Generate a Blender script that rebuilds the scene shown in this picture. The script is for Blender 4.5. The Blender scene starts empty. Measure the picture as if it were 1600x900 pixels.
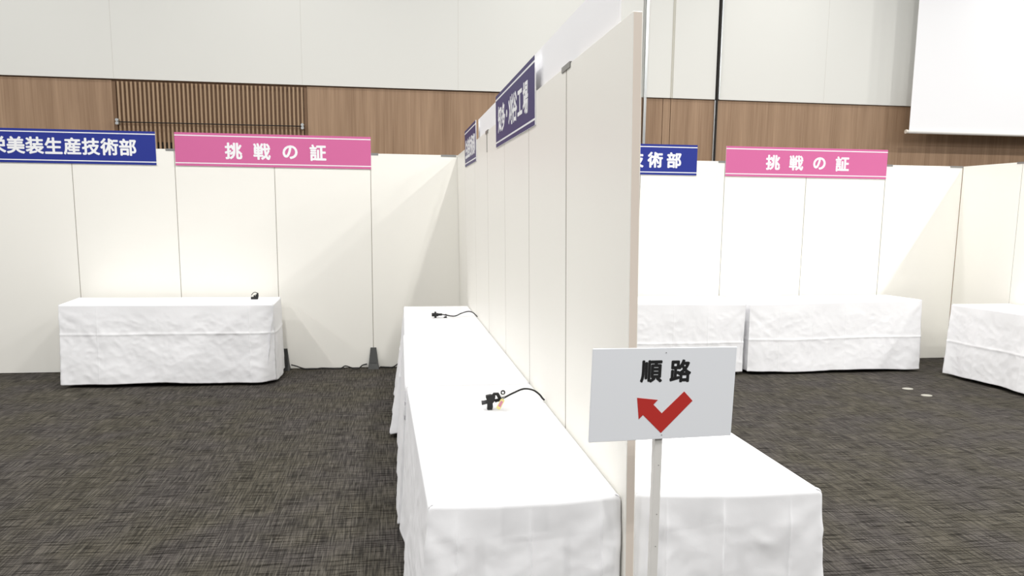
import bpy, bmesh, math, random
from mathutils import Vector, Matrix, noise

random.seed(4)
S = bpy.context.scene
COL = S.collection

# ------------------------------------------------------------------ camera
cam_data = bpy.data.cameras.new('camera')
cam = bpy.data.objects.new('camera', cam_data)
COL.objects.link(cam)
F_PX, PITCH, YAW, ROLL = 1293.725, 0.15177, 0.15423, 0.01194
cam_data.sensor_width = 36.0
cam_data.lens = 36.0 * F_PX / 1600.0
cam_data.shift_x = -19.132 / 1600.0
cam_data.shift_y = 78.556 / 1600.0
cam_data.clip_start = 0.05
fwd = Vector((math.sin(YAW) * math.cos(PITCH), math.cos(YAW) * math.cos(PITCH), -math.sin(PITCH)))
rgt = Vector((math.cos(YAW), -math.sin(YAW), 0))
upv = rgt.cross(fwd)
cR = math.cos(ROLL) * rgt + math.sin(ROLL) * upv
cU = -math.sin(ROLL) * rgt + math.cos(ROLL) * upv
M = Matrix((cR, cU, -fwd)).transposed().to_4x4()
M.translation = Vector((0, 0, 1.56343))
cam.matrix_world = M
S.camera = cam

# ------------------------------------------------------------------ light
W = bpy.data.worlds.new('hall_light')
S.world = W
W.use_nodes = True
W.node_tree.nodes['Background'].inputs[0].default_value = (1.0, 1.0, 0.995, 1)
W.node_tree.nodes['Background'].inputs[1].default_value = 0.27

LAMP_Z = 5.6
def add_lamp(x, y, power):
    l = bpy.data.lights.new('downlight_or_fill', 'AREA')
    l.shape = 'DISK'
    l.size = 0.12
    l.energy = power
    l.color = (1.0, 0.988, 0.965)
    o = bpy.data.objects.new('downlight_or_fill', l)
    COL.objects.link(o)
    o.location = (x, y, LAMP_Z)
for lx in (-7.3, -4.3, -1.3, 1.75, 4.7, 8.2, 11.2):
    for ly, pw in ((-3.4, 80), (-0.4, 66), (2.6, 58), (5.6, 80), (8.75, 30)):  # rearmost row is fill, added to brighten the hall's rear wall
        add_lamp(lx, ly, pw * (0.84 if lx < -3 else 0.94 if lx < 0 else 1.0 if lx < 3 else 1.2))

S.view_settings.view_transform = 'Standard'
S.view_settings.look = 'None'
S.view_settings.exposure = 0.0
S.view_settings.gamma = 1.0
S.view_settings.use_curve_mapping = False

# ------------------------------------------------------------------ materials
def lin(c):
    return tuple(((v / 255) / 12.92 if v / 255 <= 0.04045 else ((v / 255 + 0.055) / 1.055) ** 2.4) for v in c)

def mat(name, rgb, rough=0.6, metal=0.0, spec=0.5, bump=0.0, bscale=200.0, vary=0.0, vscale=6.0):
    m = bpy.data.materials.new(name)
    m.use_nodes = True
    nt = m.node_tree
    b = nt.nodes['Principled BSDF']
    b.inputs['Base Color'].default_value = (*lin(rgb), 1)
    b.inputs['Roughness'].default_value = rough
    b.inputs['Metallic'].default_value = metal
    b.inputs['Specular IOR Level'].default_value = spec
    tc = nt.nodes.new('ShaderNodeTexCoord')
    if vary > 0:
        n = nt.nodes.new('ShaderNodeTexNoise')
        n.inputs['Scale'].default_value = vscale
        n.inputs['Detail'].default_value = 4
        nt.links.new(tc.outputs['Object'], n.inputs['Vector'])
        mx = nt.nodes.new('ShaderNodeMix')
        mx.data_type = 'RGBA'
        c = lin(rgb)
        mx.inputs['A'].default_value = (*[v * (1 - vary) for v in c], 1)
        mx.inputs['B'].default_value = (*[min(1, v * (1 + vary)) for v in c], 1)
        nt.links.new(n.outputs['Fac'], mx.inputs['Factor'])
        nt.links.new(mx.outputs['Result'], b.inputs['Base Color'])
    if bump > 0:
        n = nt.nodes.new('ShaderNodeTexNoise')
        n.inputs['Scale'].default_value = bscale
        n.inputs['Detail'].default_value = 3
        nt.links.new(tc.outputs['Object'], n.inputs['Vector'])
        bp = nt.nodes.new('ShaderNodeBump')
        bp.inputs['Strength'].default_value = bump
        bp.inputs['Distance'].default_value = 0.01
        nt.links.new(n.outputs['Fac'], bp.inputs['Height'])
        nt.links.new(bp.outputs['Normal'], b.inputs['Normal'])
    return m

M_PANEL = mat('cream_laminate', (244, 242, 235), 0.42, spec=0.35, vary=0.012, vscale=1.5)
M_PEDGE = mat('panel_edge', (228, 216, 204), 0.6)
M_JOINT = mat('panel_joint_edge', (120, 108, 92), 0.7)
M_CLOTH = mat('white_cotton', (246, 246, 248), 0.85, spec=0.15, bump=0.12, bscale=16)
M_BLUE = mat('blue_print', (34, 49, 140), 0.5, spec=0.35)
M_BLUE_OBLIQUE = mat('blue_print_angle_tint', (54, 48, 104), 0.5, spec=0.35)  # blue print with the purple, darker tone of its oblique view painted in
M_PINK = mat('pink_print', (207, 103, 155), 0.5, spec=0.4)
M_WHITE = mat('white_board', (240, 241, 243), 0.5, spec=0.4)
M_BACK = mat('white_foam_board', (246, 246, 248), 0.6)
M_SIGN = mat('grey_white_board', (236, 239, 244), 0.5)
M_INK = mat('black_print', (16, 17, 19), 0.6)
M_RED = mat('red_print', (190, 44, 38), 0.55)
M_BLACK = mat('black_rubber', (20, 20, 21), 0.5)
M_DGREY = mat('dark_grey_rubber', (66, 66, 68), 0.5)
M_FOOT = mat('black_steel', (46, 47, 45), 0.45, metal=0.2)
M_CLIP = mat('grey_steel', (150, 150, 148), 0.4, metal=0.6)
M_CHROME = mat('satin_aluminium', (205, 208, 208), 0.28, metal=0.9)
M_DARK = mat('dark_gap', (34, 30, 27), 0.8)
M_POST = mat('white_painted_wood', (228, 226, 222), 0.5, vary=0.04, vscale=30)
M_TAGY = mat('yellow_tag', (238, 226, 150), 0.45)
M_TAGP = mat('pink_label', (214, 140, 165), 0.5)
M_CLEAR = mat('pale_plastic_link', (205, 205, 198), 0.4)
M_TAPE = mat('pale_floor_disc', (168, 165, 154), 0.4)
M_WALL = mat('off_white_wall', (228, 228, 223), 0.8, vary=0.015, vscale=0.7)
M_SCREEN = mat('screen_white', (250, 250, 252), 0.8)
M_BAR = mat('white_enamel', (236, 234, 230), 0.35)
M_HALL = mat('plaster', (225, 222, 214), 0.9)

def wood(name, a, b_, plank):
    m = bpy.data.materials.new(name)
    m.use_nodes = True
    nt = m.node_tree
    bs = nt.nodes['Principled BSDF']
    bs.inputs['Roughness'].default_value = 0.5
    bs.inputs['Specular IOR Level'].default_value = 0.3
    tc = nt.nodes.new('ShaderNodeTexCoord')
    mp = nt.nodes.new('ShaderNodeMapping')
    mp.inputs['Scale'].default_value = (9, 9, 0.35)
    n1 = nt.nodes.new('ShaderNodeTexNoise')
    n1.inputs['Scale'].default_value = 1.0
    n1.inputs['Detail'].default_value = 6
    n1.inputs['Roughness'].default_value = 0.62
    nt.links.new(tc.outputs['Object'], mp.inputs['Vector'])
    nt.links.new(mp.outputs['Vector'], n1.inputs['Vector'])
    mp2 = nt.nodes.new('ShaderNodeMapping')
    mp2.inputs['Scale'].default_value = (70, 70, 1.5)
    n2 = nt.nodes.new('ShaderNodeTexNoise')
    n2.inputs['Scale'].default_value = 1.0
    n2.inputs['Detail'].default_value = 3
    nt.links.new(tc.outputs['Object'], mp2.inputs['Vector'])
    nt.links.new(mp2.outputs['Vector'], n2.inputs['Vector'])
    ad = nt.nodes.new('ShaderNodeMix')
    ad.inputs['Factor'].default_value = 0.35
    nt.links.new(n1.outputs['Fac'], ad.inputs['A'])
    nt.links.new(n2.outputs['Fac'], ad.inputs['B'])
    rp = nt.nodes.new('ShaderNodeValToRGB')
    rp.color_ramp.elements[0].position = 0.32
    rp.color_ramp.elements[1].position = 0.68
    rp.color_ramp.elements[0].color = (*lin(a), 1)
    rp.color_ramp.elements[1].color = (*lin(b_), 1)
    nt.links.new(ad.outputs['Result'], rp.inputs['Fac'])
    nt.links.new(rp.outputs['Color'], bs.inputs['Base Color'])
    return m
M_WOOD = wood('walnut_veneer', (136, 109, 85), (176, 147, 120), 1)
M_SLAT = wood('slat_oak', (156, 130, 103), (182, 156, 127), 1)
M_SLATBACK = mat('slat_backing', (126, 98, 75), 0.7)

def carpet():
    m = bpy.data.materials.new('woven_carpet')
    m.use_nodes = True
    nt = m.node_tree
    L = nt.links.new
    bs = nt.nodes['Principled BSDF']
    bs.inputs['Roughness'].default_value = 0.95
    bs.inputs['Specular IOR Level'].default_value = 0.1
    tc = nt.nodes.new('ShaderNodeTexCoord')
    def nz(scale, detail=2.0, rough=0.5, off=(0, 0, 0)):
        mp = nt.nodes.new('ShaderNodeMapping')
        mp.inputs['Scale'].default_value = scale
        mp.inputs['Location'].default_value = off
        n = nt.nodes.new('ShaderNodeTexNoise')
        n.inputs['Scale'].default_value = 1.0
        n.inputs['Detail'].default_value = detail
        n.inputs['Roughness'].default_value = rough
        L(tc.outputs['Object'], mp.inputs['Vector'])
        L(mp.outputs['Vector'], n.inputs['Vector'])
        return n.outputs['Fac']
    def ramp(fac, p0, p1, c0, c1):
        r = nt.nodes.new('ShaderNodeValToRGB')
        r.color_ramp.elements[0].position = p0
        r.color_ramp.elements[1].position = p1
        r.color_ramp.elements[0].color = (*c0, 1)
        r.color_ramp.elements[1].color = (*c1, 1)
        L(fac, r.inputs['Fac'])
        return r.outputs['Color']
    def mix(kind, f, a, b):
        x = nt.nodes.new('ShaderNodeMix')
        x.data_type = 'RGBA'
        x.blend_type = kind
        if isinstance(f, float): x.inputs['Factor'].default_value = f
        else: L(f, x.inputs['Factor'])
        L(a, x.inputs['A'])
        if isinstance(b, tuple): x.inputs['B'].default_value = (*b, 1)
        else: L(b, x.inputs['B'])
        return x.outputs['Result']
    warp = nz((120, 5, 1), 2.0)
    weft = nz((6, 95, 1), 2.0, off=(3, 7, 0))
    fine = nz((170, 130, 1), 1.0, off=(9, 2, 0))
    patch = nz((2.0, 2.0, 1), 3.0, off=(5, 5, 0))
    base = ramp(patch, 0.38, 0.62, lin((73, 70, 63)), lin((71, 68, 66)))
    col = mix('MULTIPLY', 1.0, base, ramp(weft, 0.38, 0.51, (0.30, 0.29, 0.27), (1.1, 1.09, 1.08)))
    col = mix('MULTIPLY', 1.0, col, ramp(warp, 0.36, 0.66, (0.55, 0.55, 0.55), (1.5, 1.48, 1.44)))
    col = mix('MULTIPLY', 0.5, col, ramp(fine, 0.3, 0.7, (0.75, 0.75, 0.75), (1.25, 1.25, 1.25)))
    light = ramp(nz((150, 5, 1), 1.0, off=(1, 4, 0)), 0.60, 0.72, (0, 0, 0), (0.6, 0.6, 0.6))
    col = mix('MIX', light, col, lin((108, 104, 96)))
    L(col, bs.inputs['Base Color'])
    bp = nt.nodes.new('ShaderNodeBump')
    bp.inputs['Strength'].default_value = 0.5
    bp.inputs['Distance'].default_value = 0.004
    L(weft, bp.inputs['Height'])
    L(bp.outputs['Normal'], bs.inputs['Normal'])
    return m
M_CARPET = carpet()

# ------------------------------------------------------------------ helpers
def box(bm, x0, x1, y0, y1, z0, z1, mi=0):
    v = [bm.verts.new(p) for p in ((x0, y0, z0), (x1, y0, z0), (x1, y1, z0), (x0, y1, z0),
                                   (x0, y0, z1), (x1, y0, z1), (x1, y1, z1), (x0, y1, z1))]
    fs = []
    for q in ((0, 3, 2, 1), (4, 5, 6, 7), (0, 1, 5, 4), (1, 2, 6, 5), (2, 3, 7, 6), (3, 0, 4, 7)):
        f = bm.faces.new([v[i] for i in q]); f.material_index = mi; fs.append(f)
    return v, fs

def bevel(bm, w, seg=2):
    bmesh.ops.bevel(bm, geom=list(bm.edges), offset=w, segments=seg, profile=0.7, affect='EDGES')

def prism(bm, pts, d0, d1, plane='xz'):
    """closed outline extruded between two depths"""
    def P(a, b, d):
        return (a, d, b) if plane == 'xz' else ((a, b, d) if plane == 'xy' else (d, a, b))
    lo = [bm.verts.new(P(a, b, d0)) for a, b in pts]
    hi = [bm.verts.new(P(a, b, d1)) for a, b in pts]
    n = len(pts)
    bm.faces.new(lo); bm.faces.new(list(reversed(hi)))
    for i in range(n):
        bm.faces.new((lo[i], hi[i], hi[(i + 1) % n], lo[(i + 1) % n]))
    bmesh.ops.recalc_face_normals(bm, faces=bm.faces)

def smooth_path(pts, n=8):
    pts = [Vector(p) for p in pts]
    out = []
    for i in range(len(pts) - 1):
        p0 = pts[max(0, i - 1)]; p1 = pts[i]; p2 = pts[i + 1]; p3 = pts[min(len(pts) - 1, i + 2)]
        for k in range(n):
            t = k / n
            out.append(0.5 * ((2 * p1) + (p2 - p0) * t + (2 * p0 - 5 * p1 + 4 * p2 - p3) * t * t
                              + (3 * p1 - p0 - 3 * p2 + p3) * t ** 3))
    out.append(pts[-1])
    return out

def tube(bm, pts, r, seg=10, closed=False):
    pts = [Vector(p) for p in pts]
    n = len(pts)
    rings = []
    ref = Vector((0, 0, 1))
    for i, p in enumerate(pts):
        a = pts[(i - 1) % n] if closed or i > 0 else p
        b = pts[(i + 1) % n] if closed or i < n - 1 else p
        t = (b - a).normalized()
        s = t.cross(ref)
        if s.length < 1e-3: s = t.cross(Vector((0, 1, 0)))
        s.normalize(); u = s.cross(t)
        rad = r(i / max(1, n - 1)) if callable(r) else r
        rings.append([bm.verts.new(p + rad * (math.cos(q) * s + math.sin(q) * u))
                      for q in [2 * math.pi * k / seg for k in range(seg)]])
    m = n if closed else n - 1
    for i in range(m):
        A, B = rings[i], rings[(i + 1) % n]
        for k in range(seg):
            f = bm.faces.new((A[k], A[(k + 1) % seg], B[(k + 1) % seg], B[k])); f.smooth = True
    if not closed:
        bm.faces.new(list(reversed(rings[0]))); bm.faces.new(rings[-1])

def cyl(bm, a, b, r, seg=16):
    tube(bm, [a, b], r, seg)

def obj(name, bm, mats, parent=None):
    me = bpy.data.meshes.new(name)
    bmesh.ops.recalc_face_normals(bm, faces=bm.faces)
    bm.to_mesh(me); bm.free()
    for m in (mats if isinstance(mats, (list, tuple)) else [mats]):
        me.materials.append(m)
    o = bpy.data.objects.new(name, me)
    COL.objects.link(o)
    if parent is not None:
        o.parent = parent
        o.matrix_parent_inverse = parent.matrix_basis.inverted()
    return o

def tag(o, label, cat, group=None):
    o['label'] = label; o['category'] = cat
    if group: o['group'] = group
    return o

def thing(name, label, cat, loc=(0, 0, 0), group=None):
    o = bpy.data.objects.new(name, None)
    o.empty_display_size = 0.1
    COL.objects.link(o)
    o.location = loc
    return tag(o, label, cat, group)

def struct(name, bm, mats):
    o = obj(name, bm, mats)
    o['kind'] = 'structure'
    return o

def bx(*a, bev=0.0, seg=2):
    bm = bmesh.new()
    box(bm, *a)
    if bev > 0: bevel(bm, bev, seg)
    return bm

# text: each character a flat mesh placed on its own centre; strokes thickened by shifted copies
def lettering(chars, size, bold, mtx, parent, material, sx=1.0, thick=0.0006):
    """chars: list of (character, cx, cz) on the sign's local x/z plane"""
    for ch, cx, cz in chars:
        cu = bpy.data.curves.new('glyph', 'FONT')
        cu.body = ch
        cu.size = size
        cu.extrude = thick
        cu.resolution_u = 4
        t = bpy.data.objects.new('glyph', cu)
        COL.objects.link(t)
        bpy.context.view_layer.update()
        dg = bpy.context.evaluated_depsgraph_get()
        me = bpy.data.meshes.new_from_object(t.evaluated_get(dg))
        bm = bmesh.new()
        xs = [v.co.x for v in me.vertices]; ys = [v.co.y for v in me.vertices]
        mx, my = (min(xs) + max(xs)) / 2, (min(ys) + max(ys)) / 2
        sh = [(0, 0)] + [(bold * math.cos(a), bold * math.sin(a)) for a in [math.pi * k / 4 for k in range(8)]]
        for k, (ox, oy) in enumerate(sh):
            c = me.copy()
            c.transform(Matrix.Translation((-mx + ox, -my + oy, 0.00001 * k)))
            c.transform(Matrix.Diagonal((sx, 1, 1, 1)))
            # local text plane x,y -> sign x,z ; facing -y
            c.transform(mtx @ Matrix(((1, 0, 0, cx), (0, 0, -1, 0), (0, 1, 0, cz), (0, 0, 0, 1))))
            bm.from_mesh(c)
            bpy.data.meshes.remove(c)
        bpy.data.meshes.remove(me)
        bpy.data.objects.remove(t)
        bpy.data.curves.remove(cu)
        o = obj('character', bm, material, parent)

# ------------------------------------------------------------------ setting
YW = 10.2          # front of the hall's rear wall (wood part)
bm = bmesh.new()
box(bm, -14, 20, -6, 11.2, -0.1, 0.0)
struct('floor', bm, M_CARPET)

bm = bmesh.new()
box(bm, -14, 20, YW + 0.02, YW + 0.25, 0, 2.98, 0)
box(bm, -14, 2.995, YW - 0.022, YW + 0.25, 2.980, 6.2, 1)
box(bm, 3.035, 3.955, YW - 0.022, YW + 0.25, 2.974, 6.2, 1)
box(bm, 4.01, 20, YW - 0.022, YW + 0.25, 2.974, 6.2, 1)
box(bm, 2.995, 3.035, YW + 0.01, YW + 0.25, 2.975, 6.2, 1)
box(bm, 3.955, 4.01, YW + 0.01, YW + 0.25, 2.975, 6.2, 1)
box(bm, -3.09, -1.035, YW + 0.018, YW + 0.03, 0.1, 2.30, 2)  # dark sheet painting in the shade of the recess behind the lower slats
struct('wall_back', bm, [M_SLATBACK, M_WALL, M_DARK])

# veneer boards of the dado, with a dark shadow gap above them
bm = bmesh.new()
for x0, x1 in ((-14, -3.13), (-1.0, 3.025), (3.065, 3.285), (3.293, 3.385), (3.393, 3.965), (4.0, 20)):
    box(bm, x0, x1, YW, YW + 0.02, 0, 2.966)
struct('trim_1', bm, M_WOOD)
# slatted grille set into the dado
bm = bmesh.new()
n = 44
for i in range(n):
    x = -3.085 + (i + 0.5) * (2.05 / n)
    box(bm, x - 0.0100, x + 0.0100, YW - 0.012, YW + 0.02, 0.1, 2.955)
struct('trim_2', bm, M_SLAT)
bm = bmesh.new()
box(bm, -3.128, -3.09, YW - 0.004, YW + 0.02, 0.1, 2.955)
box(bm, -1.035, -1.003, YW - 0.004, YW + 0.02, 0.1, 2.955)
struct('trim_3', bm, wood('dark_jamb', (104, 80, 58), (128, 100, 76), 1))
# metal channels of the folding wall
bm = bmesh.new()
box(bm, 3.030, 3.048, YW - 0.05, YW + 0.02, 0.0, 6.2)
box(bm, 3.052, 3.064, YW - 0.04, YW + 0.02, 0.0, 6.2)
struct('trim_4', bm, M_CHROME)
bm = bmesh.new()
box(bm, 3.375, 3.384, YW - 0.030, YW - 0.02, 2.975, 6.2)
box(bm, 3.396, 3.402, YW - 0.028, YW - 0.02, 2.975, 6.2)
struct('trim_5', bm, mat('beige_gasket', (196, 192, 178), 0.5))
bm = bmesh.new()
box(bm, 3.966, 3.984, YW - 0.046, YW + 0.02, 0.0, 6.2, 0)
box(bm, 3.988, 4.004, YW - 0.05, YW + 0.02, 2.975, 6.2, 1)
box(bm, 3.950, 3.962, YW - 0.03, YW + 0.02, 0.0, 2.965, 1)
struct('trim_6', bm, [M_DARK, M_CHROME])
# fine joints of the wall covering
bm = bmesh.new()
for x in (-3.1, -1.05, 0.75, 5.4):
    box(bm, x, x + 0.004, YW - 0.0226, YW - 0.018, 2.99, 6.2)
struct('trim_7', bm, mat('wall_joint', (208, 206, 199), 0.8))

# thin metal rail across the slats
rail = thing('barrier_rail', 'thin dark metal rail across the wooden slat grille', 'rail', (-2.07, YW - 0.05, 2.51))
bm = bmesh.new(); cyl(bm, (-3.08, YW - 0.05, 2.507), (-1.06, YW - 0.05, 2.512), 0.006, 10)
obj('rod', bm, M_DARK, rail)
for x in (-3.075, -1.055):
    bm = bmesh.new()
    cyl(bm, (x, YW - 0.085, 2.527), (x, YW - 0.015, 2.527), 0.017, 16)
    cyl(bm, (x, YW - 0.085, 2.491), (x, YW - 0.015, 2.491), 0.017, 16)
    box(bm, x - 0.012, x + 0.012, YW - 0.06, YW - 0.016, 2.48, 2.54)
    b = obj('bracket', bm, M_CHROME, rail); b['label'] = 'shiny round-headed bracket'

# projection screen
scr = thing('projection_screen', 'large white projection screen hanging in front of the wall at the right', 'screen', (8.4, 9.9, 2.6))
bm = bmesh.new(); box(bm, 6.437, 11.1, 9.895, 9.9, 2.61, 6.2)
obj('screen_fabric', bm, M_SCREEN, scr)
bm = bmesh.new(); cyl(bm, (6.412, 9.898, 2.621), (11.12, 9.898, 2.621), 0.022, 16)
bar = obj('bottom_bar', bm, M_BAR, scr)
bm = bmesh.new(); cyl(bm, (6.389, 9.898, 2.621), (6.415, 9.898, 2.621), 0.026, 16)
obj('end_cap', bm, mat('cream_plastic', (226, 218, 206), 0.5), bar)

# ------------------------------------------------------------------ partition panels
D = 8.297
S0 = -2.934
PH = 2.1
T = 0.028
def panel_bm(w):
    bm = bmesh.new()
    v, fs = box(bm, 0.002, w - 0.002, 0, T, 0.004, PH, 0)
    for f in (fs[0], fs[1]): f.material_index = 1
    for f in (fs[3], fs[5]): f.material_index = 2
    bevel(bm, 0.0018, 1)
    return bm
proto = None
back_labels = {
    -2: 'cream partition panel at the far left, behind the hidden start of the blue banner',
    -1: 'cream partition panel at the left edge, behind the left blue banner',
    0: 'cream partition panel behind the left end of the left table, under the end of the blue banner',
    1: 'cream partition panel under the left half of the left pink banner',
    2: 'cream partition panel under the right half of the left pink banner, behind the table end',
    3: 'cream partition panel with diagonal shadows in the corner right of the left pink banner',
    4: 'cream back partition panel just right of the dividing wall, hidden behind it',
    5: 'cream back partition panel under the right blue banner beside the divider edge',
    6: 'cream partition panel between the right blue banner and the right pink banner',
    7: 'cream partition panel under the left half of the right pink banner',
    8: 'cream partition panel under the right half of the right pink banner',
    9: 'cream partition panel between the right pink banner and the right corner',
}
back_panels = []
for k in range(-2, 10):
    if proto is None:
        proto = obj('partition_panel', panel_bm(0.9), [M_PANEL, M_PEDGE, M_JOINT]); o = proto
    else:
        o = proto.copy(); COL.objects.link(o)
    o.location = (S0 + 0.9 * k, D, 0)
    back_panels.append(o)
    tag(o, back_labels[k], 'partition panel', 'cream panels of the back partition')

# return wall on the right, running toward the camera
RX = S0 + 0.9 * 10
ret = ['cream side partition panel in the right corner above the rightmost table',
       'cream side partition panel cut by the right edge of the picture',
       'cream side partition panel nearest the camera beside the rightmost table']
for k in range(3):
    o = proto.copy(); COL.objects.link(o)
    o.rotation_euler = (0, 0, -math.pi / 2)
    o.location = (RX, D - 0.003 - 0.87 * k, 0)
    o.scale = (0.87 / 0.9, 1, 1)
    tag(o, ret[k], 'partition panel', 'cream panels of the right side partition')

# dividing wall, leaning very slightly
LEAN, SK, XD = -0.01676, 0.00535, 0.63982
def dx(y, z): return XD + SK * (D - y) + LEAN * z
YN, DW, TD = 2.2605, 0.86772, 0.027
div_labels = [
    'cream divider panel nearest the camera, with its pale end edge showing',
    'cream divider panel second from the camera, before the near blue banner',
    'cream divider panel under the near half of the angled blue banner',
    'cream divider panel under the far half of the angled blue banner',
    'cream divider panel between the two angled blue banners',
    'cream divider panel under the near part of the farthest small blue banner',
    'cream divider panel at the back corner under the farthest small blue banner',
]
div_panels = []
for k in range(7):
    y0 = YN + DW * k + (0.0055 if k == 1 else 0.0042 if k else 0.0); y1 = min(YN + DW * (k + 1) - (0.0055 if k == 0 else 0.0042), D - 0.004)
    bm = bmesh.new()
    v, fs = box(bm, 0, TD, y0, y1, 0.004, PH)
    for f in (fs[0], fs[1]): f.material_index = 1
    fs[2].material_index = 1 if k == 0 else 2
    fs[4].material_index = 2
    for q in bm.verts: q.co.x += dx(q.co.y, q.co.z)
    bevel(bm, 0.0018, 1)
    o = obj('divider_panel', bm, [M_PANEL, M_PEDGE, M_JOINT])
    div_panels.append(o)
    tag(o, div_labels[k], 'partition panel', 'cream panels of the dividing wall')

# steel clips on the top joints
def clip_bm():
    bm = bmesh.new()
    prism(bm, [(-0.075, PH + 0.004), (0.075, PH + 0.004), (0.075, PH - 0.016), (-0.075, PH - 0.016)], -0.003, -0.0005)
    prism(bm, [(-0.075, PH + 0.004), (0.075, PH + 0.004), (0.075, PH - 0.016), (-0.075, PH - 0.016)], T + 0.0005, T + 0.003)
    box(bm, -0.075, 0.075, -0.003, T + 0.003, PH + 0.001, PH + 0.004)
    return bm
def seal(y, g, k):
    bm = bmesh.new()
    box(bm, 0.0006, TD - 0.002, y - g, y + g, 0.006, PH - 0.002)
    for q in bm.verts: q.co.x += dx(q.co.y, q.co.z)
    o = obj('edge_seal', bm, M_JOINT, div_panels[k])
    o['label'] = 'brown edge strip in the joint'
for k in range(1, 7):
    seal(YN + DW * k, {1: 0.0052, 2: 0.004, 4: 0.004}.get(k, 0.003), k)
for o in back_panels[1:]:
    bm = bmesh.new()
    x = o.location.x
    box(bm, x - 0.0018, x + 0.0018, D + 0.001, D + T - 0.002, 0.006, PH - 0.002)
    q = obj('edge_seal', bm, M_JOINT, o)
    q['label'] = 'brown edge strip in the joint'
clip0 = None
def clip(loc, rz, label, shear=False):
    global clip0
    if clip0 is None:
        clip0 = obj('panel_clip', clip_bm(), M_CLIP); o = clip0
    else:
        o = clip0.copy(); COL.objects.link(o)
    o.location = loc; o.rotation_euler = (0, 0, rz)
    tag(o, label, 'clip', 'steel clips joining panel tops')
cl = {1: 'small steel clip just left of the left pink banner', 3: 'small steel clip just right of the left pink banner',
      7: 'small steel clip just left of the right pink banner', 9: 'small steel clip just right of the right pink banner'}
for k, lb in cl.items():
    clip((S0 + 0.9 * k, D, 0), 0, lb)
clip((dx(D, PH) - 0.085, D, 0), 0, 'small steel clip in the corner where divider meets back partition')
clip((RX - 0.078, D, 0), 0, 'small steel clip on the back partition at the right corner')
clip((RX, D - 0.003 - 0.87, 0), -math.pi / 2, 'small steel clip on the side partition at the right edge')
dl = {1: 'steel clip on the divider joint nearest the camera', 4: 'steel clip between the two angled blue banners',
      5: 'steel clip just behind the small far blue banner'}
for k, lb in dl.items():
    y = YN + DW * k
    clip((dx(y, PH) - 0.0005, y, 0), math.pi / 2 + math.pi, lb)
# flat steel strip below one clip
y = YN + DW * 4
bm = bmesh.new()
box(bm, -0.0025, 0.0005, y - 0.012, y + 0.012, PH - 0.14, PH - 0.018)
for q in bm.verts: q.co.x += dx(q.co.y, q.co.z)
tag(obj('joint_strip', bm, M_CLIP), 'short steel strip below the clip between the angled blue banners', 'strip')

# black steel feet of the partition
def foot(x, label):
    t = thing('steel_support', label, 'stand foot', (x, D, 0), 'black feet of the back partition')
    bm = bmesh.new()
    pts = [((-0.034, -0.006), 0.2), ((0.034, -0.006), 0.2)]
    a = [bm.verts.new(p) for p in ((x - 0.028, D - 0.002, 0.205), (x + 0.028, D - 0.002, 0.205),
                                   (x + 0.028, D - 0.012, 0.205), (x - 0.028, D - 0.012, 0.205))]
    b = [bm.verts.new(p) for p in ((x - 0.045, D - 0.002, 0.055), (x + 0.045, D - 0.002, 0.055),
                                   (x + 0.045, D - 0.07, 0.055), (x - 0.045, D - 0.07, 0.055))]
    for i in range(4): bm.faces.new((a[i], a[(i + 1) % 4], b[(i + 1) % 4], b[i]))
    bm.faces.new(a); bm.faces.new(list(reversed(b)))
    bevel(bm, 0.003)
    obj('upright', bm, M_FOOT, t)
    bm = bmesh.new()
    a = [bm.verts.new(p) for p in ((x - 0.045, D - 0.002, 0.055), (x + 0.045, D - 0.002, 0.055),
                                   (x + 0.045, D - 0.07, 0.055), (x - 0.045, D - 0.07, 0.055))]
    b = [bm.verts.new(p) for p in ((x - 0.055, D - 0.002, 0.0), (x + 0.055, D - 0.002, 0.0),
                                   (x + 0.055, D - 0.10, 0.0), (x - 0.055, D - 0.10, 0.0))]
    for i in range(4): bm.faces.new((a[i], a[(i + 1) % 4], b[(i + 1) % 4], b[i]))
    bm.faces.new(a); bm.faces.new(list(reversed(b)))
    bevel(bm, 0.003)
    obj('base_plate', bm, M_FOOT, t)
foot(S0 + 0.9 * 2 + 0.04, 'black steel partition foot half hidden at the right end of the left table')
foot(S0 + 0.9 * 3, 'black steel partition foot in the open below the right end of the pink banner')

# ------------------------------------------------------------------ banners
def banner(label, w, cz, mtx, mface, chars, size, bold, name='banner_sign', sx=1.0, h=0.304, mback=None, group='printed banners on the partitions'):
    """local frame: x along the banner from its left end, -y toward the viewer, z up"""
    t = thing(name, label, 'banner', mtx @ Vector((w / 2, 0, cz)), group)
    bm = bmesh.new()
    v, fs = box(bm, 0, w, -0.005, 0.0, cz - h / 2, cz + h / 2, 1)
    fs[2].material_index = 0
    bm.transform(mtx)
    obj('board', bm, [mface, M_BACK], t)
    for s in (1, -1):
        bm = bmesh.new()
        zc = cz + s * (h / 2 - 0.026)
        box(bm, 0.0, w, -0.0058, -0.005, zc - 0.0045, zc + 0.0045)
        bm.transform(mtx)
        st = obj('stripe', bm, M_WHITE, t)
    if chars:
        lettering([(c, x, cz + z) for c, x, z in chars], size, bold, mtx @ Matrix.Translation((0, -0.0056, 0)), t, M_WHITE, sx)

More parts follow.
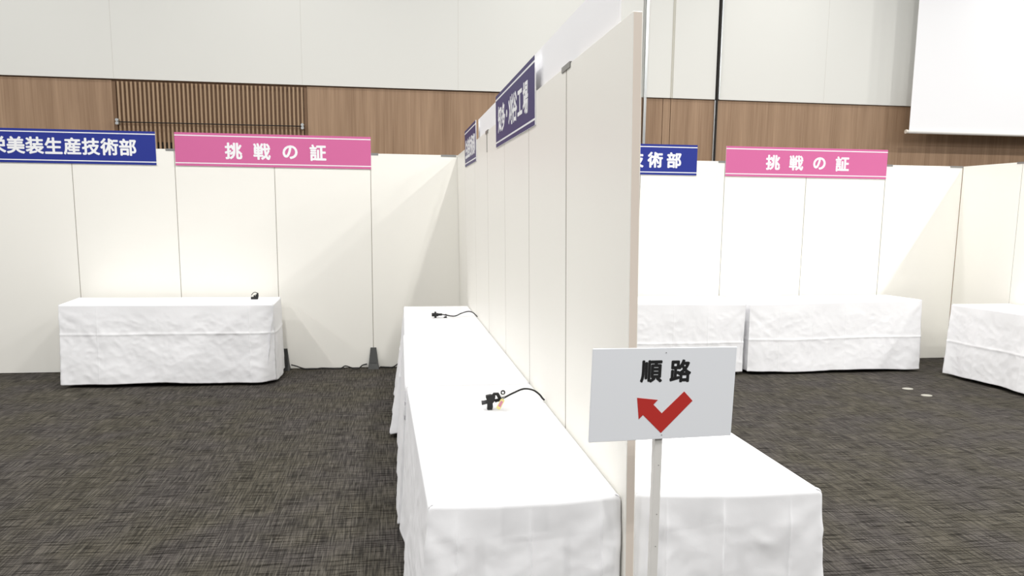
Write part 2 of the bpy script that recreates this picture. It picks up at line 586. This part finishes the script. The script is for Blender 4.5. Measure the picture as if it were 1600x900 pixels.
yb = D - 0.0045
CZ = 2.103
txt = '栄美装生産技術部'
wl = 1.8
banner('royal blue banner with white lettering at the left edge of the back partition', wl, CZ,
       Matrix.Translation((-2.192 - wl, yb, 0)), M_BLUE,
       [(c, wl - 0.245 - 0.1595 * (len(txt) - 1 - i), 0.004) for i, c in enumerate(txt)], 0.157, 0.0046)
wp = 1.795
banner('pink banner with white lettering on the left part of the back partition', wp, CZ,
       Matrix.Translation((-2.024, yb, 0)), M_PINK,
       [(c, 0.524 + 0.258 * i, -0.008) for i, c in enumerate('挑戦の証')], 0.157, 0.0050)
banner('pink banner with white lettering on the right part of the back partition', 1.8, CZ,
       Matrix.Translation((3.367, yb, 0)), M_PINK,
       [(c, 0.515 + 0.258 * i, -0.004) for i, c in enumerate('挑戦の証')], 0.157, 0.0050)
banner('royal blue banner with white lettering, partly hidden by the divider edge', 1.8, CZ,
       Matrix.Translation((3.057 - 1.8, yb, 0)), M_BLUE,
       [(c, 1.8 - 0.245 - 0.2 * (2 - i), -0.004) for i, c in enumerate('技術部')], 0.160, 0.0054)

def div_mtx(y_left, side=-1):
    """banner frame on the divider: left side reads away -> toward the camera"""
    zax = Vector((LEAN, 0, 1)).normalized()
    if side < 0:
        xax = Vector((SK, -1, 0)).normalized()
        p = Vector((dx(y_left, 0) - 0.0008, y_left, 0))
    else:
        xax = Vector((-SK, 1, 0)).normalized()
        p = Vector((dx(y_left, 0) + TD + 0.0008, y_left, 0))
    yax = zax.cross(xax)
    return Matrix(((xax.x, yax.x, zax.x, p.x), (xax.y, yax.y, zax.y, p.y), (xax.z, yax.z, zax.z, p.z), (0, 0, 0, 1)))
cy = [5.008, 4.847, 4.704, 4.557, 4.399, 4.225, 4.05]
banner('angled blue banner with white lettering on the divider, the nearer of two', 1.41, CZ,
       div_mtx(5.196), M_BLUE_OBLIQUE,
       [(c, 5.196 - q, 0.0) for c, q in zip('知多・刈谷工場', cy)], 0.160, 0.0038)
banner('small blue banner far along the divider near the back corner', 0.95, CZ - 0.01,
       div_mtx(7.38), M_BLUE_OBLIQUE,
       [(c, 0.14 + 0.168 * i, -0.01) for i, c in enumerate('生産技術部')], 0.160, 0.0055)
banner('plain white back of a banner standing above the near end of the divider', 1.53, CZ + 0.035,
       div_mtx(2.50, 1), M_BLUE, [], 0.15, 0.004)
banner('plain white back of a banner above the divider beside the angled blue banner', 1.45, CZ + 0.005,
       div_mtx(5.09, 1), M_BLUE, [], 0.15, 0.004)

# ------------------------------------------------------------------ tablecloths
def cloth(label, A, B, Cc, Dd, flare, wave=(0.010, 0.010, 0.004, 0.010), corner=(0.03, 0.03, 0.0, 0.0),
          hem=0.03, sag=0.0, hcrease=None, vcreases=(), seed=0, group='white tablecloths on the long tables', step=0.012, wr=1.0):
    """corners A front-left, B front-right, C back-right, D back-left (x,y,z); sides f,r,b,l"""
    P = [Vector(A), Vector(B), Vector(Cc), Vector(Dd)]
    cen = sum(P, Vector()) / 4
    cen_xy = Vector((cen.x, cen.y, 0))
    r = 0.014
    per = []       # (pos, normal, side, u, side_len, cornerness)
    for s in range(4):
        a, b = P[s], P[(s + 1) % 4]
        d = (b - a); L = d.xy.length
        dn = Vector((d.x, d.y, 0)).normalized()
        nrm = Vector((dn.y, -dn.x, 0))
        n = max(4, int(L / step))
        # denser near the ends so the corners fold cleanly
        us = []
        for i in range(n):
            u = (i + 0.5) / n
            us.append(u - 0.10 * math.sin(2 * math.pi * u) / (2 * math.pi))
        for c in vcreases:
            if c[0] == s:
                us = [u for u in us if abs(u - c[1]) * L > 0.016]
                us += [c[1] + e / L for e in (-0.015, -0.010, -0.0065, -0.004, -0.002, 0, 0.002, 0.004, 0.0065, 0.010, 0.015)]
        for u in sorted(us):
            per.append((a + d * u, nrm.copy(), s, u, L))
        # corner arc to the next side
        d2 = P[(s + 2) % 4] - b
        n2 = Vector((d2.y, -d2.x, 0)).normalized()
        for k in range(1, 4):
            w = k / 4
            nn = (nrm * (1 - w) + n2 * w).normalized()
            per.append((b.copy(), nn, s if w < 0.5 else (s + 1) % 4, 1.0 if w < 0.5 else 0.0, L))
    walls = []
    for s in range(4):
        if s == 2 or flare[s] < 0:
            d = P[(s + 1) % 4] - P[s]
            walls.append((Vector((P[s].x, P[s].y, 0)), Vector((d.y, -d.x, 0)).normalized()))
    rnd = random.Random(seed)
    ph = [rnd.uniform(0, 6.28) for _ in range(12)]
    for q in per:
        if q[2] == 0: q[0].z -= sag * math.sin(math.pi * q[3])
    bm = bmesh.new()
    ROWS = 92
    so = Vector((seed * 7.3, seed * 3.1, 0))
    def off(i, t):
        p, nrm, s, u, L = per[i]
        w = u * L
        e = min(u, 1 - u) * L
        ci = s if u < 0.5 else (s + 1) % 4
        q = max(0.0, flare[s]) * (t ** 1.15)
        tt = max(0.0, t - 0.03)
        q += corner[ci] * math.exp(-(e / 0.07) ** 2) * t ** 0.9
        A_ = wave[s] * min(1, e / 0.05 + 0.25)
        q += A_ * t * (math.sin(2 * math.pi * w / 0.62 + ph[s]) + 0.55 * math.sin(2 * math.pi * w / 0.31 + ph[s + 4] + 1.5 * t))
        zz = (1 - t) * 0.7
        base = p + Vector((0, 0, 0))
        n1 = noise.noise(Vector((w * 4.2 + 11 * s, zz * 5.0, 1.7)) + so)
        n2 = noise.noise(Vector((w * 9.5 + 11 * s + zz * 5, zz * 8.0 - w * 4, 4.1)) + so)
        n3 = noise.noise(Vector((w * 22 + 7 * s - zz * 9, zz * 15 + w * 8, 9.1)) + so)
        wf = min(1.0, tt * 6)
        amp = min(1.0, wave[s] / 0.008) * wr
        q += amp * wf * (0.009 * n1 + 0.006 * (0.35 - abs(n2) * 1.6) + 0.003 * (0.3 - abs(n3) * 1.5))
        # pull lines fanning out from the corners under the table edge
        fan = math.exp(-e / 0.28) * math.exp(-t / 0.28) * wf
        q += amp * 0.006 * fan * math.sin(14 * (t * 0.7 - 0.55 * e) / (0.12 + e + t * 0.5))
        if hcrease is not None:
            dzt = (t - hcrease - 0.004 * math.sin(3 * w)) / 0.010
            q += 0.0060 * math.exp(-abs(dzt) * 0.9) * (1 if s != 2 else 0.3)
        if s in (0, 1, 3):
            for c in vcreases:
                if c[0] == s:
                    de = (u - c[1]) * L
                    q += c[2] * (0.75 * math.exp(-abs(de) / 0.0045) + 2.0 * max(0.0, 1 - abs(de) / 0.12)) * min(1, t * 8)
                    q += c[3] * (0.5 + 0.5 * math.tanh(-de / 0.003)) * math.exp(-max(0, -de) / 0.12) * min(1, t * 3) if len(c) > 3 else 0
        return q
    def ztop(p): return p.z
    rows = []
    # skirt
    for j in range(ROWS + 1):
        row = []
        for i, (p, nrm, s, u, L) in enumerate(per):
            h = hem + 0.010 * noise.noise(Vector((u * L * 2.2 + 5 * s, seed, 0))) + 0.006 * math.sin(u * L * 5 + ph[s])
            if j < 5:                       # rounded table edge
                a = (j / 5) * math.pi / 2
                o_ = r * (math.sin(a) - 1); z = p.z - r * (1 - math.cos(a)); t = 0
                q = o_
            else:
                t = (j - 5) / (ROWS - 5)
                z = (p.z - r) + (h - (p.z - r)) * t
                q = off(i, t)
            pos = Vector((p.x, p.y, 0)) + nrm * q
            for wp, wn in walls:            # nothing may bulge past a side that stands against a wall
                dd = (pos - wp).dot(wn)
                if dd > 0: pos -= wn * dd
            row.append(bm.verts.new((pos.x, pos.y, z)))
        rows.append(row)
    n = len(per)
    for j in range(ROWS):
        for i in range(n):
            f = bm.faces.new((rows[j][i], rows[j + 1][i], rows[j + 1][(i + 1) % n], rows[j][(i + 1) % n]))
            f.smooth = True
    # top: rings shrinking to the middle
    prev = rows[0]
    for sc in (0.985, 0.95, 0.88, 0.75, 0.55, 0.3, 0.1):
        ring = []
        for i in range(n):
            v = rows[0][i].co
            q = Vector((cen.x + (v.x - cen.x) * sc, cen.y + (v.y - cen.y) * sc, cen.z + (v.z - cen.z) * sc))
            q.z += 0.0012 * noise.noise(Vector((q.x * 6, q.y * 6, seed)))
            ring.append(bm.verts.new(q))
        for i in range(n):
            f = bm.faces.new((ring[i], prev[i], prev[(i + 1) % n], ring[(i + 1) % n])); f.smooth = True
        prev = ring
    cv = bm.verts.new(cen)
    for i in range(n):
        f = bm.faces.new((cv, prev[i], prev[(i + 1) % n])); f.smooth = True
    o = obj('tablecloth', bm, M_CLOTH)
    md = o.modifiers.new('thickness', 'SOLIDIFY'); md.thickness = 0.0012; md.offset = -1
    tag(o, label, 'tablecloth', group)
    return o

TZ = 0.728
def we(y): return dx(y, TZ) - 0.004          # wall edge on the divider's left face
def we2(y): return dx(y, 0) + TD + 0.003
# left of the divider, three in a row
cloth('white tablecloth nearest the camera on the left of the divider, holding the tagged plug',
      (0.083, 2.285, TZ), (we(2.3), 2.305, TZ), (we(3.93), 3.93, TZ), (0.045, 3.925, TZ),
      (0.045, -1, 0, 0.035), wave=(0.011, 0, 0, 0.006), corner=(0.03, 0, 0, 0.0), sag=0.010,
      vcreases=[(0, 0.14, 0.005), (0, 0.52, 0.007), (0, 0.90, 0.005)], seed=1, wr=0.75)
cloth('white tablecloth in the middle of the three on the left of the divider',
      (0.035, 3.965, TZ), (we(3.97), 3.965, TZ), (we(5.63), 5.63, TZ), (0.043, 5.625, TZ),
      (0.004, -1, 0, 0.045), wave=(0.001, 0, 0, 0.004), corner=(0.0, 0, 0, 0.0), seed=2)
cloth('white tablecloth farthest along the divider, by the back corner',
      (0.050, 5.675, TZ), (we(5.67), 5.675, TZ), (we(7.31), 7.312, TZ), (0.062, 7.30, TZ),
      (0.004, -1, 0.0, 0.085), wave=(0.001, 0, 0, 0.006), corner=(0.02, 0, 0, 0.0), hcrease=0.42, seed=3)
# right of the divider
cloth('white tablecloth right of the divider behind the route sign post',
      (we2(2.3), 2.318, TZ), (1.288, 2.281, TZ), (1.27, 3.93, TZ), (we2(3.93), 3.93, TZ),
      (0.035, 0.03, 0, -1), wave=(0.013, 0.010, 0, 0), corner=(0, 0.02, 0, 0), sag=0.008,
      vcreases=[(0, 0.17, 0.004), (0, 0.475, 0.004, 0.014), (0, 0.83, 0.004)], seed=4, wr=0.75)
# against the back partition, left
cloth('white tablecloth on the table below the left pink and blue banners',
      (-2.865, 7.575, TZ), (-1.078, 7.552, TZ), (-1.096, 8.175, TZ), (-2.915, 8.175, TZ),
      (0.03, 0.015, 0, 0.0), wave=(0.008, 0.006, 0, 0.004), corner=(0.0, -0.10, 0, 0), hem=0.032,
      hcrease=0.36, vcreases=[(0, 0.17, 0.002), (0, 0.88, 0.0025)], seed=5, wr=0.7)
# against the back partition, right
cloth('white tablecloth at the back beside the divider edge, left of the pair of back tables',
      (1.45, 7.60, 0.72), (3.352, 7.57, 0.705), (3.352, 8.22, 0.715), (1.45, 8.22, 0.72),
      (0.03, 0.0, 0, 0.02), wave=(0.008, 0.004, 0, 0.004), corner=(0, -0.04, 0, 0), hem=0.03,
      hcrease=0.56, vcreases=[(0, 0.62, 0.002), (0, 0.8, 0.002)], seed=6, wr=0.55)
cloth('white tablecloth below the right pink banner, right of the pair of back tables',
      (3.402, 7.585, 0.702), (5.25, 7.62, 0.732), (5.235, 8.22, 0.722), (3.405, 8.22, 0.712),
      (0.03, 0.01, 0, 0.0), wave=(0.008, 0.006, 0, 0.004), corner=(-0.03, 0.0, 0, 0), hem=0.03,
      hcrease=0.52, vcreases=[(0, 0.17, 0.002), (0, 0.36, 0.002), (0, 0.55, 0.002)], seed=7, wr=0.55)
cloth('white tablecloth at the right edge along the side partition',
      (5.54, 5.55, TZ), (6.035, 5.55, TZ), (6.035, 7.38, 0.715), (5.405, 7.38, 0.715),
      (0.02, -1, 0, 0.02), wave=(0.006, 0, 0, 0.009), corner=(0.02, 0, 0, 0.02), hem=0.03,
      hcrease=0.52, vcreases=[(3, 0.2, 0.002), (3, 0.5, 0.002)], seed=8, wr=0.55)

# ------------------------------------------------------------------ plugs and cords
def near_plug():
    x, y, z = 0.392, 3.42, TZ + 0.002
    t = thing('power_tap', 'black multi-outlet cord end with a yellow tag on the nearest table', 'power cord', (x, y, z))
    bm = bmesh.new()
    # upright cross: lower and upper arm, outlet arm to the left, body in the middle
    prism(bm, [(x - 0.017, z), (x + 0.004, z), (x + 0.007, z + 0.012), (x + 0.006, z + 0.028), (x + 0.014, z + 0.036),
               (x + 0.018, z + 0.060), (x - 0.002, z + 0.064), (x - 0.022, z + 0.060), (x - 0.022, z + 0.050),
               (x - 0.016, z + 0.036), (x - 0.016, z + 0.016)], y - 0.013, y + 0.013)
    bevel(bm, 0.002)
    obj('tap_body', bm, M_BLACK, t)
    bm = bmesh.new()
    tube(bm, [(x - 0.040, y, z + 0.029), (x - 0.030, y, z + 0.030), (x - 0.014, y, z + 0.034)], lambda q: 0.0100 - 0.002 * q, 14)
    obj('outlet', bm, M_DGREY, t)
    # triangular hanging loop
    bm = bmesh.new()
    ring = [(x + 0.006, y, z + 0.052), (x + 0.014, y, z + 0.066), (x + 0.027, y, z + 0.066), (x + 0.036, y, z + 0.050),
            (x + 0.034, y, z + 0.040), (x + 0.016, y, z + 0.036)]
    tube(bm, ring, 0.0078, 8)
    obj('handle_loop', bm, M_BLACK, t)
    bm = bmesh.new()
    tube(bm, [(x + 0.034, y, z + 0.040), (x + 0.052, y + 0.004, z + 0.047), (x + 0.062, y + 0.008, z + 0.050)], lambda q: 0.007 - 0.003 * q, 10)
    obj('strain_relief', bm, M_BLACK, t)
    bm = bmesh.new()
    path = smooth_path([(x + 0.060, y + 0.006, z + 0.049), (x + 0.10, y + 0.03, z + 0.062), (x + 0.15, y + 0.07, z + 0.070),
                        (x + 0.195, y + 0.10, z + 0.058), (x + 0.228, y + 0.12, z + 0.034), (x + 0.246, y + 0.128, z + 0.012),
                        (we(y + 0.13) - 0.003, y + 0.13, z + 0.005)], 10)
    tube(bm, path, 0.0041, 10)
    obj('cord', bm, M_BLACK, t)
    # ring, link and tag
    bm = bmesh.new()
    ring = [(x + 0.050 + 0.0075 * math.cos(a), y - 0.006, z + 0.073 + 0.0075 * math.sin(a)) for a in [2 * math.pi * k / 20 for k in range(20)]]
    tube(bm, ring, 0.0032, 8, closed=True)
    obj('ring', bm, M_BLACK, t)
    bm = bmesh.new()
    ring = [(x + 0.050 + 0.006 * math.cos(a), y - 0.008, z + 0.058 + 0.010 * math.sin(a)) for a in [2 * math.pi * k / 20 for k in range(20)]]
    tube(bm, ring, 0.0013, 8, closed=True)
    obj('ring_link', bm, M_CLEAR, t)
    # tag leaning on the cloth
    bm = bmesh.new()
    ca, sa = math.cos(math.radians(27)), math.sin(math.radians(27))
    def tl(u, v): return (x + 0.038 + u * ca + v * sa, z + 0.0265 - u * sa + v * ca)
    out = [tl(u, v) for u, v in ((-0.009, -0.021), (-0.006, -0.024), (0.006, -0.024), (0.009, -0.021), (0.009, 0.019), (0.005, 0.024), (-0.005, 0.024), (-0.009, 0.019))]
    prism(bm, out, y - 0.022, y - 0.0195)
    tg = obj('tag', bm, M_TAGY, t); tg['label'] = 'yellow tag with pink label'
    bm = bmesh.new()
    prism(bm, [tl(u, v) for u, v in ((-0.0055, -0.012), (0.0055, -0.012), (0.0055, 0.014), (-0.0055, 0.014))], y - 0.0226, y - 0.022)
    obj('tag_label', bm, M_TAGP, tg)
near_plug()

def far_plug():
    x, y, z = 0.272, 6.49, TZ + 0.002
    t = thing('power_tap', 'black multi-outlet cord end lying on the farthest divider table', 'power cord', (x, y, z))
    bm = bmesh.new()
    prism(bm, [(x, z + 0.012), (x + 0.020, z + 0.012), (x + 0.020, z), (x + 0.036, z), (x + 0.038, z + 0.013), (x + 0.052, z + 0.013),
               (x + 0.052, z + 0.036), (x + 0.036, z + 0.036), (x + 0.034, z + 0.048), (x + 0.022, z + 0.048), (x + 0.020, z + 0.037), (x, z + 0.037)],
          y - 0.013, y + 0.013)
    bevel(bm, 0.002)
    obj('tap_body', bm, M_BLACK, t)
    bm = bmesh.new(); cyl(bm, (x + 0.05, y, z + 0.025), (x + 0.080, y, z + 0.026), 0.009, 12)
    obj('strain_relief', bm, M_BLACK, t)
    bm = bmesh.new()
    ring = [(x + 0.110 + 0.006 * math.cos(a), y - 0.004 + 0.0 * a, z + 0.018 + 0.010 * math.sin(a)) for a in [2 * math.pi * k / 16 for k in range(16)]]
    tube(bm, ring, 0.0028, 8, closed=True)
    prism(bm, [(x + 0.092, z), (x + 0.118, z), (x + 0.118, z + 0.007), (x + 0.104, z + 0.010), (x + 0.092, z + 0.004)], y - 0.010, y + 0.004)
    obj('cord_clip', bm, M_BLACK, t)
    bm = bmesh.new()
    tube(bm, smooth_path([(x + 0.078, y, z + 0.026), (x + 0.11, y, z + 0.022), (x + 0.15, y + 0.01, z + 0.012), (x + 0.19, y + 0.02, z + 0.012),
                          (x + 0.24, y + 0.06, z + 0.028), (x + 0.295, y + 0.09, z + 0.038), (x + 0.33, y + 0.08, z + 0.030),
                          (x + 0.350, y + 0.04, z + 0.014), (we(y + 0.01) - 0.003, y + 0.015, z + 0.006)], 8), 0.0044, 8)
    obj('cord', bm, M_BLACK, t)
far_plug()

def left_plug():
    x, y, z = -1.335, 7.95, TZ + 0.002
    t = thing('power_tap', 'small black cord end with arched cord on the left table', 'power cord', (x, y, z))
    bm = bmesh.new()
    prism(bm, [(x, z), (x + 0.060, z), (x + 0.060, z + 0.020), (x + 0.040, z + 0.024), (x + 0.034, z + 0.038), (x + 0.026, z + 0.038),
               (x + 0.024, z + 0.022), (x, z + 0.022)], y - 0.014, y + 0.014)
    bevel(bm, 0.002)
    obj('tap_body', bm, M_BLACK, t)
    bm = bmesh.new()
    prism(bm, [(x + 0.042, z + 0.020), (x + 0.062, z), (x + 0.068, z + 0.03), (x + 0.066, z + 0.058), (x + 0.054, z + 0.058), (x + 0.052, z + 0.044), (x + 0.042, z + 0.044)],
          y - 0.010, y + 0.010)
    bevel(bm, 0.0015)
    obj('outlet', bm, M_BLACK, t)
    bm = bmesh.new()
    tube(bm, smooth_path([(x + 0.004, y + 0.004, z + 0.036), (x + 0.016, y + 0.004, z + 0.054), (x + 0.036, y + 0.004, z + 0.064), (x + 0.058, y + 0.002, z + 0.057)], 8), 0.0032, 8)
    obj('cord', bm, M_BLACK, t)
    bm = bmesh.new(); tube(bm, [(x + 0.06, y, z + 0.011), (x + 0.085, y, z + 0.010), (x + 0.105, y, z + 0.009)], 0.0018, 8)
    obj('pull_wire', bm, M_CLEAR, t)
left_plug()

# power cable along the foot of the back partition
pts = [(-1.03, D - 0.05, 0.050), (-0.98, D - 0.05, 0.036), (-0.90, D - 0.06, 0.010), (-0.80, D - 0.05, 0.006), (-0.74, D - 0.035, 0.010),
       (-0.66, D - 0.045, 0.008), (-0.56, D - 0.05, 0.006), (-0.51, D - 0.03, 0.026), (-0.44, D - 0.05, 0.008), (-0.38, D - 0.06, 0.006),
       (-0.345, D - 0.03, 0.030), (-0.30, D - 0.015, 0.040)]
bm = bmesh.new(); tube(bm, smooth_path(pts, 6), 0.0065, 8)
tag(obj('power_cable', bm, M_BLACK), 'black cable along the carpet edge between the two partition feet', 'cable')
pts = [(-0.17, D - 0.03, 0.012), (-0.10, D - 0.03, 0.007), (-0.05, D - 0.04, 0.008), (-0.015, D - 0.03, 0.024), (0.02, D - 0.02, 0.048), (0.06, D - 0.02, 0.058), (0.12, D - 0.03, 0.04), (0.2, D - 0.03, 0.008), (0.4, D - 0.03, 0.007)]
bm = bmesh.new(); tube(bm, smooth_path(pts, 6), 0.0065, 8)
tag(obj('power_cable', bm, M_BLACK), 'black cable between the open partition foot and the divider tables', 'cable')

# pale discs on the carpet
for (x, y, lb) in ((4.614, 6.80, 'thin pale disc on the right carpet, the farther of two'), (4.612, 6.52, 'pale oval disc on the right carpet, the nearer of two')):
    bm = bmesh.new()
    ring = [(0.048 * math.cos(a), 0.042 * math.sin(a)) for a in [2 * math.pi * k / 28 for k in range(28)]]
    prism(bm, ring, 0.0, 0.004, 'xy')
    o = obj('floor_disc', bm, M_TAPE); o.location = (x, y, 0.0005)
    tag(o, lb, 'floor disc', 'pale discs on the carpet')

# ------------------------------------------------------------------ route sign
sg = thing('route_sign', 'white route sign with red arrow on a white post in front of the divider end', 'sign', (0.6, 1.8, 0))
yaw = math.radians(8.5)
BM_ = Matrix.Translation((0.607, 1.80, 1.1525)) @ Matrix.Rotation(yaw, 4, 'Z') @ Matrix.Rotation(0.024, 4, 'Y')
bm = bmesh.new()
box(bm, -0.182, 0.182, -0.005, 0.0, -0.107, 0.107)
bevel(bm, 0.0006, 1)
bm.transform(BM_)
obj('sign_board', bm, M_SIGN, sg)
arrow = [(-0.0653, -0.0073), (-0.0154, -0.0139), (-0.0254, -0.0246), (-0.0041, -0.0458), (0.0475, 0.004), (0.0694, -0.0188),
         (-0.0035, -0.0927), (-0.0489, -0.0483), (-0.0587, -0.0579)]
arrow = [(u * 1.055, v) for u, v in arrow]
bm = bmesh.new(); prism(bm, arrow, -0.0056, -0.005)
bm.transform(BM_)
obj('arrow', bm, M_RED, sg)
lettering([('順', -0.0364, 0.0533), ('路', 0.0375, 0.0530)], 0.0545, 0.0018, BM_ @ Matrix.Translation((0, -0.0053, 0)), sg, M_INK, thick=0.0003)
for (u, v) in ((-0.002, 0.0962), (-0.0015, -0.0974)):
    bm = bmesh.new(); cyl(bm, BM_ @ Vector((u, -0.0062, v)), BM_ @ Vector((u, -0.004, v)), 0.0011, 10)
    obj('screw', bm, M_CLIP, sg)
PM = Matrix.Translation((0.600, 1.80, 0)) @ Matrix.Rotation(math.radians(4), 4, 'Z')
bm = bmesh.new()
box(bm, -0.0095, 0.0095, 0.0015, 0.0185, 0.012, 1.245)
bevel(bm, 0.0008, 1)
bm.transform(PM)
post = obj('post', bm, M_POST, sg)
for z in (0.98, 0.86, 0.78):
    bm = bmesh.new(); cyl(bm, PM @ Vector((0.002, 0.0008, z)), PM @ Vector((0.002, 0.003, z)), 0.0010, 8)
    obj('nail_hole', bm, M_DGREY, post)
bm = bmesh.new(); box(bm, -0.13, 0.13, -0.11, 0.14, 0.0, 0.012); bevel(bm, 0.002); bm.transform(PM)
obj('base', bm, M_FOOT, sg)
